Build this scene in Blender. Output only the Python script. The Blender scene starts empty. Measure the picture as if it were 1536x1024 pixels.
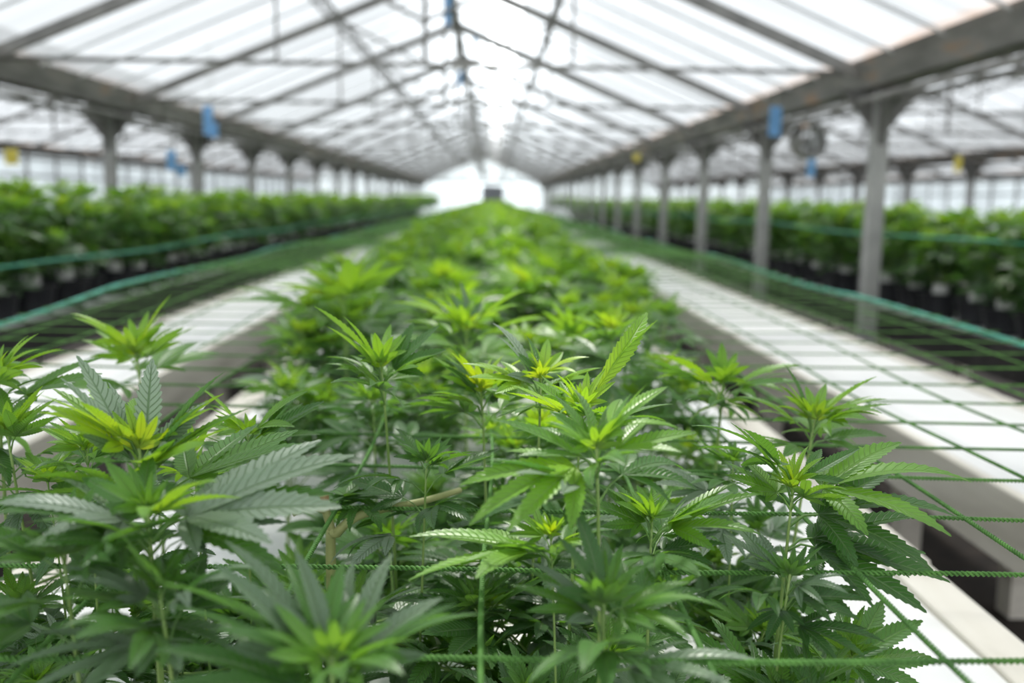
import bpy, math, random
import numpy as np
from mathutils import Vector, Matrix
PI = math.pi
col = bpy.context.scene.collection
RG = random.Random(7)

# ------------------------------------------------------------------ camera
EYE = 1.55
FPX = 1493.0
PITCH, YAW, ROLL = math.radians(8.16), math.radians(-1.27), math.radians(0.85)
CM = Matrix.Rotation(YAW, 4, 'Z') @ Matrix.Rotation(PI/2-PITCH, 4, 'X') @ Matrix.Rotation(ROLL, 4, 'Z')
cam_d = bpy.data.cameras.new('camera'); cam = bpy.data.objects.new('camera', cam_d); col.objects.link(cam)
cam.matrix_world = Matrix.Translation((0, 0, EYE)) @ CM
cam_d.sensor_width = 36; cam_d.lens = 36*FPX/1536
cam_d.clip_start = 0.05; cam_d.clip_end = 500
cam_d.dof.use_dof = True; cam_d.dof.focus_distance = 1.18; cam_d.dof.aperture_fstop = 2.6
bpy.context.scene.camera = cam
def at(px, py, Y):
    """point of the place that lies Y metres ahead in the direction of a photo pixel"""
    d = CM.to_3x3() @ Vector(((px-768)/FPX, -(py-512)/FPX, -1))
    return Vector((0, 0, EYE)) + d*(Y/d.y)

# ------------------------------------------------------------------ materials
def mat(name):
    m = bpy.data.materials.new(name); m.use_nodes = True
    nt = m.node_tree; nt.nodes.clear()
    return m, nt, nt.nodes, nt.links
def N(nt, t, **kw):
    n = nt.nodes.new(t)
    for k, v in kw.items():
        if k[0] == 'i' and k[1:].isdigit(): n.inputs[int(k[1:])].default_value = v
        else: setattr(n, k, v)
    return n
def ramp(nt, fac, stops):
    r = nt.nodes.new('ShaderNodeValToRGB'); e = r.color_ramp.elements
    while len(e) < len(stops): e.new(0.5)
    for i, (p, c) in enumerate(stops): e[i].position = p; e[i].color = (*c, 1)
    nt.links.new(fac, r.inputs[0]); return r.outputs[0]
def surf(name, stops, rough=0.6, scale=5, stretch=(1, 1, 1), metal=0.0, bump=0.0, detail=5, spec=0.4):
    m, nt, n, l = mat(name)
    tc = N(nt, 'ShaderNodeTexCoord'); mp = N(nt, 'ShaderNodeMapping'); mp.inputs['Scale'].default_value = stretch
    l.new(tc.outputs['Object'], mp.inputs[0])
    no = N(nt, 'ShaderNodeTexNoise'); no.inputs['Scale'].default_value = scale; no.inputs['Detail'].default_value = detail
    l.new(mp.outputs[0], no.inputs[0])
    b = N(nt, 'ShaderNodeBsdfPrincipled'); b.inputs['Roughness'].default_value = rough; b.inputs['Metallic'].default_value = metal
    b.inputs['Specular IOR Level'].default_value = spec
    l.new(ramp(nt, no.outputs[0], stops), b.inputs['Base Color'])
    if bump:
        bp = N(nt, 'ShaderNodeBump'); bp.inputs['Strength'].default_value = bump; bp.inputs['Distance'].default_value = 0.01
        l.new(no.outputs[0], bp.inputs['Height']); l.new(bp.outputs[0], b.inputs['Normal'])
    o = N(nt, 'ShaderNodeOutputMaterial'); l.new(b.outputs[0], o.inputs[0])
    return m
M = {}
M['steel'] = surf('galvanised_steel', [(0.3, (.19, .185, .175)), (0.7, (.33, .32, .30))], .5, 6, metal=.2)
M['steel_dark'] = surf('weathered_steel', [(0.3, (.10, .10, .095)), (0.7, (.20, .195, .18))], .6, 7)
M['gutter'] = surf('gutter_steel', [(0.3, (.10, .095, .088)), (0.58, (.22, .21, .195)), (.75, (.34, .21, .13))], .55, 3, (1, .6, 3))
M['alum'] = surf('aluminium', [(0.3, (.52, .53, .53)), (0.7, (.68, .69, .69))], .5, 8)
M['concrete'] = surf('aged_board', [(0.25, (.48, .44, .37)), (0.5, (.68, .635, .55)), (0.75, (.80, .76, .68))], .85, 6, (1, .25, 1.5), bump=.4, detail=8)
M['post'] = surf('post_steel', [(0.3, (.30, .30, .285)), (0.7, (.46, .455, .43))], .5, 5)
M['darkboard'] = surf('dark_bench_board', [(0.3, (.015, .013, .012)), (0.7, (.05, .045, .04))], .8, 5)
M['film'] = surf('white_film', [(0.3, (.80, .78, .75)), (0.7, (.93, .92, .90))], .35, 2.2, (1, .35, 1), bump=.35, spec=.5)
M['soil'] = surf('dark_soil', [(0.3, (.010, .007, .005)), (0.7, (.040, .028, .020))], .9, 9, bump=.8, detail=9)
M['pot'] = surf('black_plastic', [(0.3, (.010, .010, .013)), (0.7, (.022, .022, .027))], .45, 5)
M['cord'] = surf('green_cord', [(0.3, (.045, .13, .022)), (0.7, (.11, .27, .05))], .75, 30)
M['teal'] = surf('teal_cord', [(0.3, (.05, .30, .20)), (0.7, (.09, .45, .32))], .5, 10)
M['blue'] = surf('blue_card', [(0.3, (.15, .36, .66)), (0.7, (.22, .46, .78))], .5, 12)
M['yellow'] = surf('yellow_card', [(0.3, (.75, .62, .08)), (0.7, (.85, .72, .14))], .5, 12)
M['string'] = surf('pale_string', [(0.3, (.5, .5, .46)), (0.7, (.6, .6, .56))], .7, 12)
M['tube'] = surf('drip_tube', [(0.3, (.012, .05, .06)), (0.7, (.02, .09, .10))], .4, 12)
M['stem'] = surf('stem_green', [(0.3, (.16, .27, .06)), (0.7, (.30, .42, .13))], .5, 20, (1, 1, .3))
M['woody'] = surf('woody_stem', [(0.3, (.30, .33, .12)), (0.7, (.48, .47, .22))], .55, 25, (.4, 1, 1))
M['cut'] = surf('dry_cut', [(0.3, (.35, .22, .10)), (0.7, (.50, .34, .18))], .8, 40)
M['dark'] = surf('dark_panel', [(0.3, (.16, .17, .19)), (0.7, (.24, .25, .27))], .6, 4)

def panel_mat(name, trans, tint, stripe, milky=(.86, .88, .88), stripe_axis=1, grime=True):
    """translucent glazing: part clear, part milky, streaked along the slope"""
    m, nt, n, l = mat(name)
    tc = N(nt, 'ShaderNodeTexCoord'); mp = N(nt, 'ShaderNodeMapping'); mp.inputs['Scale'].default_value = stripe
    l.new(tc.outputs['Object'], mp.inputs[0])
    no = N(nt, 'ShaderNodeTexNoise'); no.inputs['Scale'].default_value = 1; no.inputs['Detail'].default_value = 3
    l.new(mp.outputs[0], no.inputs[0])
    t = N(nt, 'ShaderNodeBsdfTransparent')
    l.new(ramp(nt, no.outputs[0], [(.32, tuple(c*.58 for c in tint)), (.60, tint)]), t.inputs[0])
    tl = N(nt, 'ShaderNodeBsdfTranslucent'); tl.inputs[0].default_value = (*milky, 1)
    df = N(nt, 'ShaderNodeBsdfDiffuse'); df.inputs[0].default_value = (*milky, 1)
    mx0 = N(nt, 'ShaderNodeMixShader'); mx0.inputs[0].default_value = .4
    l.new(tl.outputs[0], mx0.inputs[1]); l.new(df.outputs[0], mx0.inputs[2])
    mx = N(nt, 'ShaderNodeMixShader'); mx.inputs[0].default_value = 1-trans
    l.new(t.outputs[0], mx.inputs[1]); l.new(mx0.outputs[0], mx.inputs[2])
    last = mx.outputs[0]
    if grime:   # brownish algae along the eave
        sp = N(nt, 'ShaderNodeSeparateXYZ'); l.new(tc.outputs['Object'], sp.inputs[0])
        mr = N(nt, 'ShaderNodeMapRange'); mr.inputs[1].default_value = 2.60; mr.inputs[2].default_value = 2.54
        l.new(sp.outputs[2], mr.inputs[0])
        n2 = N(nt, 'ShaderNodeTexNoise'); n2.inputs['Scale'].default_value = 2.5; l.new(tc.outputs['Object'], n2.inputs[0])
        mu = N(nt, 'ShaderNodeMath', operation='MULTIPLY'); l.new(mr.outputs[0], mu.inputs[0]); l.new(n2.outputs[0], mu.inputs[1])
        ml = N(nt, 'ShaderNodeMath', operation='MULTIPLY'); ml.inputs[1].default_value = 1.5; ml.use_clamp = True
        l.new(mu.outputs[0], ml.inputs[0])
        g = N(nt, 'ShaderNodeBsdfTransparent'); g.inputs[0].default_value = (.62, .36, .2, 1)
        m3 = N(nt, 'ShaderNodeMixShader'); l.new(ml.outputs[0], m3.inputs[0]); l.new(last, m3.inputs[1]); l.new(g.outputs[0], m3.inputs[2])
        last = m3.outputs[0]
    o = N(nt, 'ShaderNodeOutputMaterial'); l.new(last, o.inputs[0])
    return m
M['roof'] = panel_mat('milky_roof_panel', .60, (.59, .61, .625), (.25, 3.2, .25), milky=(.70, .72, .73))
M['clear'] = panel_mat('glare_strip_panel', .93, (.97, .97, .96), (.3, .8, .3), grime=False)  # clear strip added so the sky glow shows as ridge glare
M['wallglass'] = panel_mat('milky_wall_panel', .60, (.72, .77, .78), (1.2, 1.2, .3), milky=(.74, .80, .80), grime=False)

def leaf_mat():
    m, nt, n, l = mat('leaf')
    uv = N(nt, 'ShaderNodeUVMap', uv_map='UVMap'); sp = N(nt, 'ShaderNodeSeparateXYZ'); l.new(uv.outputs[0], sp.inputs[0])
    def mth(op, a, b=None, clamp=False):
        q = N(nt, 'ShaderNodeMath', operation=op); q.use_clamp = clamp
        for i, x in enumerate((a, b)):
            if x is None: continue
            if isinstance(x, (int, float)): q.inputs[i].default_value = x
            else: l.new(x, q.inputs[i])
        return q.outputs[0]
    v = mth('ABSOLUTE', mth('SUBTRACT', sp.outputs[1], .5))          # 0 at the midrib, .5 at the edge
    ph = mth('FRACT', mth('SUBTRACT', mth('MULTIPLY', sp.outputs[0], 15), mth('MULTIPLY', v, 3.2)))
    tri = mth('ABSOLUTE', mth('SUBTRACT', ph, .5))                   # .5 on a vein
    vein = mth('MULTIPLY', mth('SUBTRACT', tri, .36), 7, True)
    mid = mth('SUBTRACT', 1, mth('MULTIPLY', v, 16), True)
    lines = mth('MAXIMUM', mth('MULTIPLY', vein, .75), mid)
    age = N(nt, 'ShaderNodeAttribute', attribute_name='age')
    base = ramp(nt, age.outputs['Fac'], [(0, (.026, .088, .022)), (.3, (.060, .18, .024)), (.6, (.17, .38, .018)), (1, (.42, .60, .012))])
    tl = ramp(nt, age.outputs['Fac'], [(0, (.08, .25, .02)), (.35, (.21, .47, .018)), (.7, (.48, .80, .015)), (1, (.78, .92, .01))])
    tc = N(nt, 'ShaderNodeTexCoord'); no = N(nt, 'ShaderNodeTexNoise'); no.inputs['Scale'].default_value = 9
    l.new(tc.outputs['Object'], no.inputs[0])
    hs = N(nt, 'ShaderNodeHueSaturation'); l.new(mth('ADD', mth('MULTIPLY', no.outputs[0], .7), .68), hs.inputs['Value']); l.new(base, hs.inputs['Color'])
    mc = N(nt, 'ShaderNodeMix', data_type='RGBA'); l.new(mth('MULTIPLY', lines, .38), mc.inputs['Factor'])
    l.new(hs.outputs[0], mc.inputs['A']); mc.inputs['B'].default_value = (.34, .45, .22, 1)
    pal = N(nt, 'ShaderNodeMix', data_type='RGBA'); l.new(mth('MULTIPLY', age.outputs['Fac'], -1, True), pal.inputs['Factor'])  # negative age paints the silvery sheen of reflected light into the colour
    l.new(mc.outputs['Result'], pal.inputs['A'])
    pcol = N(nt, 'ShaderNodeMix', data_type='RGBA'); l.new(lines, pcol.inputs['Factor']); pcol.inputs['A'].default_value = (.36, .45, .33, 1); pcol.inputs['B'].default_value = (.17, .27, .13, 1)
    l.new(pcol.outputs['Result'], pal.inputs['B'])
    geo = N(nt, 'ShaderNodeNewGeometry')                             # paler, greyer underside
    mb = N(nt, 'ShaderNodeMix', data_type='RGBA'); l.new(mth('MULTIPLY', geo.outputs['Backfacing'], .4), mb.inputs['Factor'])
    l.new(pal.outputs['Result'], mb.inputs['A']); mb.inputs['B'].default_value = (.20, .31, .15, 1)
    p = N(nt, 'ShaderNodeBsdfPrincipled'); p.inputs['Roughness'].default_value = .38; p.inputs['Specular IOR Level'].default_value = .55
    p.inputs['Sheen Weight'].default_value = .08; p.inputs['Sheen Roughness'].default_value = .4
    l.new(mb.outputs['Result'], p.inputs['Base Color'])
    bp = N(nt, 'ShaderNodeBump'); bp.inputs['Strength'].default_value = .8; bp.inputs['Distance'].default_value = .0016; bp.invert = True
    l.new(lines, bp.inputs['Height']); l.new(bp.outputs[0], p.inputs['Normal'])
    t = N(nt, 'ShaderNodeBsdfTranslucent'); l.new(tl, t.inputs[0]); l.new(bp.outputs[0], t.inputs[1])
    mx = N(nt, 'ShaderNodeMixShader'); mx.inputs[0].default_value = .38
    l.new(p.outputs[0], mx.inputs[1]); l.new(t.outputs[0], mx.inputs[2])
    o = N(nt, 'ShaderNodeOutputMaterial'); l.new(mx.outputs[0], o.inputs[0])
    return m
M['leaf'] = leaf_mat()

# ------------------------------------------------------------------ object helpers
def tag(o, label=None, cat=None, group=None, kind=None):
    if label: o['label'] = label
    if cat: o['category'] = cat
    if group: o['group'] = group
    if kind: o['kind'] = kind
    return o
def thing(name, label, cat, loc=(0, 0, 0), group=None, rotz=0):
    o = bpy.data.objects.new(name, None); o.empty_display_size = .1
    o.location = loc; o.rotation_euler = (0, 0, rotz); col.objects.link(o)
    return tag(o, label, cat, group)
class MB:
    """gathers shapes for ONE mesh"""
    def __init__(s): s.v = []; s.f = []
    def box(s, x0, x1, y0, y1, z0, z1):
        b = len(s.v)
        s.v += [(x, y, z) for z in (z0, z1) for y in (y0, y1) for x in (x0, x1)]
        for q in ((0, 2, 3, 1), (4, 5, 7, 6), (0, 1, 5, 4), (2, 6, 7, 3), (0, 4, 6, 2), (1, 3, 7, 5)): s.f.append(tuple(b+i for i in q))
    def bar(s, a, b, w, h, up=(0, 0, 1)):
        a, b = Vector(a), Vector(b); d = (b-a).normalized(); x = d.cross(Vector(up)).normalized(); z = x.cross(d)
        k = len(s.v)
        for p in (a, b):
            for sx, sz in ((-1, -1), (1, -1), (1, 1), (-1, 1)): s.v.append(tuple(p + x*sx*w/2 + z*sz*h/2))
        for q in ((0, 1, 2, 3), (7, 6, 5, 4), (0, 4, 5, 1), (1, 5, 6, 2), (2, 6, 7, 3), (3, 7, 4, 0)): s.f.append(tuple(k+i for i in q))
    def tube(s, pts, r, n=6, cap=True):
        k = len(s.v); P = [Vector(p) for p in pts]
        rr = r if hasattr(r, '__len__') else [r]*len(P)
        u = None
        for i, p in enumerate(P):
            d = (P[min(i+1, len(P)-1)]-P[max(i-1, 0)]).normalized()
            if u is None: u = d.cross(Vector((.31, .2, .93))).normalized()
            u = (u - d*u.dot(d)).normalized(); w = d.cross(u)
            for j in range(n):
                a = 2*PI*j/n; s.v.append(tuple(p + (u*math.cos(a)+w*math.sin(a))*rr[i]))
        for i in range(len(P)-1):
            for j in range(n): s.f.append((k+i*n+j, k+i*n+(j+1) % n, k+(i+1)*n+(j+1) % n, k+(i+1)*n+j))
        if cap:
            s.f.append(tuple(k+j for j in reversed(range(n)))); s.f.append(tuple(k+(len(P)-1)*n+j for j in range(n)))
    def lathe(s, prof, c=(0, 0, 0), n=16, axis='Z'):
        k = len(s.v)
        for r, z in prof:
            for j in range(n):
                a = 2*PI*j/n; p = (r*math.cos(a), r*math.sin(a), z)
                if axis == 'Y': p = (p[0], p[2], p[1])
                s.v.append((p[0]+c[0], p[1]+c[1], p[2]+c[2]))
        for i in range(len(prof)-1):
            for j in range(n): s.f.append((k+i*n+j, k+i*n+(j+1) % n, k+(i+1)*n+(j+1) % n, k+(i+1)*n+j))
    def poly(s, pts):
        k = len(s.v); s.v += [tuple(p) for p in pts]; s.f.append(tuple(range(k, k+len(pts))))
    def prism(s, pts, off):
        k = len(s.v); n = len(pts); off = Vector(off)
        s.v += [tuple(p) for p in pts]+[tuple(Vector(p)+off) for p in pts]
        s.f.append(tuple(range(k, k+n))); s.f.append(tuple(reversed(range(k+n, k+2*n))))
        for i in range(n): s.f.append((k+i, k+n+i, k+n+(i+1) % n, k+(i+1) % n))
    def mesh(s, name, m, smooth=False):
        me = bpy.data.meshes.new(name); me.from_pydata(s.v, [], s.f); me.materials.append(m)
        if smooth: me.shade_smooth()
        me.update(); return me
    def build(s, name, m, parent=None, smooth=False, bevel=0):
        o = bpy.data.objects.new(name, s.mesh(name, m, smooth)); col.objects.link(o); o.parent = parent
        if bevel:
            b = o.modifiers.new('bevel', 'BEVEL'); b.width = bevel; b.segments = 2
        return o
def inst(me, name, parent=None, loc=(0, 0, 0), rot=(0, 0, 0), sc=1.0):
    o = bpy.data.objects.new(name, me); o.location = loc; o.rotation_euler = rot
    o.scale = (sc,)*3 if not hasattr(sc, '__len__') else sc
    o.parent = parent; col.objects.link(o); return o
def copy_tree(root):
    r = root.copy(); col.objects.link(r)
    for ch in list(root.children):
        c = ch.copy(); col.objects.link(c); c.parent = r
        for g in list(ch.children):
            d = g.copy(); col.objects.link(d); d.parent = c
    return r
ORD = ['first', 'second', 'third', 'fourth', 'fifth', 'sixth', 'seventh', 'eighth', 'ninth', 'tenth', 'eleventh', 'twelfth',
       'thirteenth', 'fourteenth', 'fifteenth', 'sixteenth', 'seventeenth', 'eighteenth', 'nineteenth', 'twentieth']

# ------------------------------------------------------------------ leaves
def leaflet(L, W, T, droop, fold, cols, sbend=0.0):
    """serrated lanceolate blade along +y; returns verts (n,3), quads, uv"""
    n = 2*T+1
    t = np.linspace(0, 1, n)
    prof = np.clip(t, 0, 1)**.75*(1-t)**.95; prof /= prof.max()
    prof = np.maximum(prof, .05*(t < .1)); prof[-1] = .0
    tooth = np.where(np.arange(n) % 2 == 1, 1.0, .80 if T > 3 else 1.0)
    th = -droop*t**1.3
    dl = 1/(n-1)
    y = np.concatenate([[0], np.cumsum(np.cos(th[:-1]))*dl])*L
    z = np.concatenate([[0], np.cumsum(np.sin(th[:-1]))*dl])*L
    side = sbend*L*t**2
    cs = np.linspace(-1, 1, cols)
    V = np.zeros((n, cols, 3)); U = np.zeros((n, cols, 2))
    for j, c in enumerate(cs):
        hw = prof*W*.5*(tooth if abs(c) == 1 else .9)
        fy = (np.where(np.arange(n) % 2 == 1, .55, 0)*dl*L if abs(c) == 1 and T > 3 else 0)
        a = abs(c)
        V[:, j, 0] = side + c*hw*math.cos(fold)
        zz = a*hw*math.sin(fold)*(1.0-.35*a)
        V[:, j, 1] = y + fy*np.cos(th) - zz*np.sin(th) - a*hw*.0
        V[:, j, 2] = z + fy*np.sin(th) + zz*np.cos(th)
        U[:, j, 0] = t; U[:, j, 1] = (c+1)/2
    F = [(i*cols+j, i*cols+j+1, (i+1)*cols+j+1, (i+1)*cols+j) for i in range(n-1) for j in range(cols-1)]
    return V.reshape(-1, 3), np.array(F), U.reshape(-1, 2)
def palm(nl, T, cols, droop, fold, rg, width=.26, spread=1.0):
    """palmate leaf of unit length (centre leaflet = 1)"""
    ang = {1: [0], 3: [0, 42, -42], 5: [0, 34, -34, 72, -72], 7: [0, 28, -28, 58, -58, 98, -98]}[nl]
    ln = {1: [1], 3: [1, .75, .75], 5: [1, .86, .86, .55, .55], 7: [1, .92, .92, .70, .70, .38, .38]}[nl]
    VV, FF, UU = [], [], []; k = 0
    for a, s in zip(ang, ln):
        a = math.radians(a*spread + rg.uniform(-5, 5)); s *= rg.uniform(.93, 1.05)
        TT = max(3, int(T*(.55+.45*s))) if T > 3 else T
        v, f, u = leaflet(s, width*(.45+.55*s)*rg.uniform(.9, 1.1), TT, droop*rg.uniform(.6, 1.4), fold*rg.uniform(.6, 1.3), cols, rg.uniform(-.07, .07))
        el = rg.uniform(-.12, .12)
        R = np.array(Matrix.Rotation(-a, 3, 'Z') @ Matrix.Rotation(el, 3, 'X') @ Matrix.Rotation(rg.uniform(-.25, .25), 3, 'Y'))
        VV.append(v@R.T); FF.append(f+k); UU.append(u); k += len(v)
    return np.concatenate(VV), np.concatenate(FF), np.concatenate(UU)
LR = random.Random(3)
TPL = {}
for lod, (T, cols) in {'hi': (15, 5), 'mid': (8, 3), 'low': (3, 3)}.items():
    for nl in (3, 5, 7):
        TPL[lod, nl] = [palm(nl, T, cols, d, f, LR, w, sp) for d, f, w, sp in
                        ((.25, .40, .27, .9), (.55, .35, .25, 1.0), (.85, .30, .27, 1.0), (.45, .55, .23, .8), (.10, .30, .28, .95), (.7, .45, .24, .9))]
    TPL[lod, 1] = [palm(1, T, cols, d, .5, LR, .21) for d in (.2, .5, .8)]
class LB:
    """gathers leaves for ONE foliage mesh"""
    def __init__(s): s.V = []; s.F = []; s.U = []; s.A = []; s.k = 0
    def add(s, v, f, u, a):
        s.V.append(v); s.F.append(f+s.k); s.U.append(u); s.A.append(np.full(len(v), a) if not hasattr(a, '__len__') else a); s.k += len(v)
    def leaf(s, P, d, L, lod, nl, age, rg, roll=0.0, pick=None):
        v, f, u = rg.choice(TPL[lod, nl]) if pick is None else TPL[lod, nl][pick % len(TPL[lod, nl])]
        d = Vector(d).normalized(); up = Vector((0, 0, 1)) if abs(d.z) < .985 else Vector((0, -1, .2))
        n = (up-d*up.dot(d)).normalized(); n = Matrix.Rotation(roll, 3, d) @ n
        x = d.cross(n)
        R = np.array([[x[i], d[i], n[i]] for i in range(3)])*L
        w = v@R.T + np.array(P)
        # young leaves are greener towards the leaflet tips
        if 0 <= age < .25 and rg.random() < .22: age = -rg.uniform(.3, .8)      # reflected sheen painted as a silvery leaf colour
        a = np.full(len(u), age) if age < 0 else np.clip(age*(1.08-.42*u[:, 0]) + .04, 0, 1)
        s.add(w, f, u, a)
    def stick(s, pts, r, age=.45):
        m = MB(); m.tube(pts, r, 4, False)
        v = np.array(m.v); s.add(v, np.array(m.f), np.full((len(v), 2), .5), age)
    def mesh(s, name):
        V = np.concatenate(s.V); F = np.concatenate(s.F); U = np.concatenate(s.U); A = np.concatenate(s.A)
        me = bpy.data.meshes.new(name)
        me.vertices.add(len(V)); me.vertices.foreach_set('co', V.astype('f').ravel())
        me.loops.add(F.size); me.loops.foreach_set('vertex_index', F.astype('i').ravel())
        me.polygons.add(len(F)); me.polygons.foreach_set('loop_start', np.arange(0, F.size, 4, dtype='i'))
        uvl = me.uv_layers.new(name='UVMap'); uvl.data.foreach_set('uv', U[F.ravel()].astype('f').ravel())
        at_ = me.attributes.new('age', 'FLOAT', 'POINT'); at_.data.foreach_set('value', A.astype('f'))
        me.materials.append(M['leaf']); me.update(); me.validate(); me.shade_smooth()
        return me
def azdir(az, el): return Vector((math.cos(az)*math.cos(el), math.sin(az)*math.cos(el), math.sin(el)))

def shoot(A, axis, s, lod, rg, tip, fol, az0=0.0, young=1.0, K=7, custom=(), maxk=99, skip=0.0):
    """a growing shoot: apex A, pointing along axis; s scales it; leaves go to tip / fol"""
    axis = Vector(axis).normalized()
    dist = [0, .006, .016, .036, .068, .112, .162, .22, .28]
    leng = [.032, .050, .074, .100, .126, .142, .150, .15, .14]
    elev = [80, 66, 50, 36, 24, 12, 2, -8, -14]
    ages = [1, .95, .82, .60, .38, .20, .10, .04, 0]
    for k in range(0, K):
        P = A-axis*dist[k]*s
        for side in (0, 1):
            if k > 3 and rg.random() < skip: continue
            az = az0+k*PI/2*1.06+side*PI+rg.uniform(-.35, .35)
            el = math.radians(elev[k]+rg.uniform(-12, 12))
            L = leng[k]*s*rg.uniform(.8, 1.15)
            pet = L*(.10 if k < 2 else .22+.05*k)
            d1 = azdir(az, el+.25); d2 = azdir(az+rg.uniform(-.15, .15), el-.05)
            Q = P+d1*pet
            age = ages[k]*young*rg.uniform(.8, 1.1)
            b = tip if k <= 2 else fol
            nl = 3 if k == 0 else (5 if k <= 2 else (7 if rg.random() < .6 else 5))
            if k > 1: b.stick([P, P+(Q-P)*.5+Vector((0, 0, .05*L)), Q], [.0016*s, .0012*s, .001*s], .3+.5*age)
            b.leaf(Q, d2, L, lod, nl, age, rg, rg.uniform(-.45, .45), pick=rg.choice((0, 3, 4)) if k <= 2 else None)
    # tiny bud leaves
    for j in range(5):
        tip.leaf(A, azdir(rg.uniform(0, 2*PI), math.radians(rg.uniform(68, 88))), .022*s*rg.uniform(.7, 1.3), lod, 1, 1.0*young, rg)
    for (tx, ty, dy, drop, age, nl, roll) in custom:
        P = A-axis*drop; T = at(tx, ty, A.y+dy); d = T-P; full = d.length; L = full*.84
        Q = P+d*.18+Vector((0, 0, .012))
        fol.stick([P, P+(Q-P)*.5+Vector((0, 0, .006)), Q], [.0018, .0015, .0012], .4)
        dd = (T-Q).normalized()+Vector((0, 0, .16))
        fol.leaf(Q, dd, L*1.02, lod, nl, age, rg, roll, pick=rg.choice((0, 1, 3)))

def bez(a, b, c, n=8):
    a, b, c = Vector(a), Vector(b), Vector(c)
    return [a*(1-t)**2+b*2*t*(1-t)+c*t*t for t in [i/(n-1) for i in range(n)]]

BT = .75   # height of the bench tops
def make_plant(apexes, root, lod, rg, side=4, name='hemp_plant', side_low=.15, side_high=.34, s=1.0, young=1.0, topK=7):
    """apexes: list of dicts(P, s, az, young, custom); root (x,y). Returns three meshes relative to root"""
    tips, fol, st = [], LB(), MB()
    R = Vector((root[0], root[1], BT))
    main = apexes[0]['P']
    for i, a in enumerate(apexes):
        P = a['P']
        base = R if i == 0 else R.lerp(main, .35)
        mid = Vector(((base.x*.6+P.x*.4)+rg.uniform(-.01, .01), (base.y*.6+P.y*.4), base.z*.45+P.z*.55))
        pts = bez(base, mid, P, 9)
        ax = (pts[-1]-pts[-3]).normalized()
        rr = [.0038-.0020*j/8 for j in range(9)]
        st.tube(pts, [r*min(a['s'], 1.15)*(1 if i == 0 else .75) for r in rr], 7)
        tip = LB(); tips.append(tip)
        shoot(P, ax, a['s'], lod, rg, tip, fol, a.get('az', rg.uniform(0, PI)), a.get('young', 1.0)*young, a.get('K', topK), a.get('custom', ()))
    H = main.z-BT
    for j in range(side):
        f = rg.uniform(.25, .7); b = R.lerp(main, f)
        az = rg.uniform(0, 2*PI); r = rg.uniform(.07, .17)
        P = Vector((b.x+math.cos(az)*r, b.y+math.sin(az)*r, BT+rg.uniform(side_low, side_high)*H/.5))
        if P.z < b.z+.02: b = R.lerp(main, max(.08, (P.z-.06-BT)/H))
        pts = bez(b, (b+P)/2+Vector((math.cos(az)*.03, math.sin(az)*.03, -.01)), P, 6)
        st.tube(pts, [.0026-.0012*q/5 for q in range(6)], 5)
        shoot(P, (pts[-1]-pts[-2]), rg.uniform(.70, 1.0)*s, lod, rg, fol, fol, rg.uniform(0, PI), rg.uniform(.2, .65)*young, rg.choice((5, 6)))
    off = np.array(R)
    for b in tips+[fol]: b.V = [v-off for v in b.V]
    st.v = [(v[0]-R.x, v[1]-R.y, v[2]-R.z) for v in st.v]
    return R, tips, fol, st
def link_plant(R, tips, fol, st, label, group=None, name='hemp_plant'):
    t = thing(name, label, 'plant', R, group)
    st.build('stem', M['stem'], t, True)
    inst(fol.mesh('foliage'), 'foliage', t)
    for tip in tips: inst(tip.mesh('shoot_tip'), 'shoot_tip', t)['label'] = 'young yellow-green leaves at the growing tip'
    return t

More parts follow.
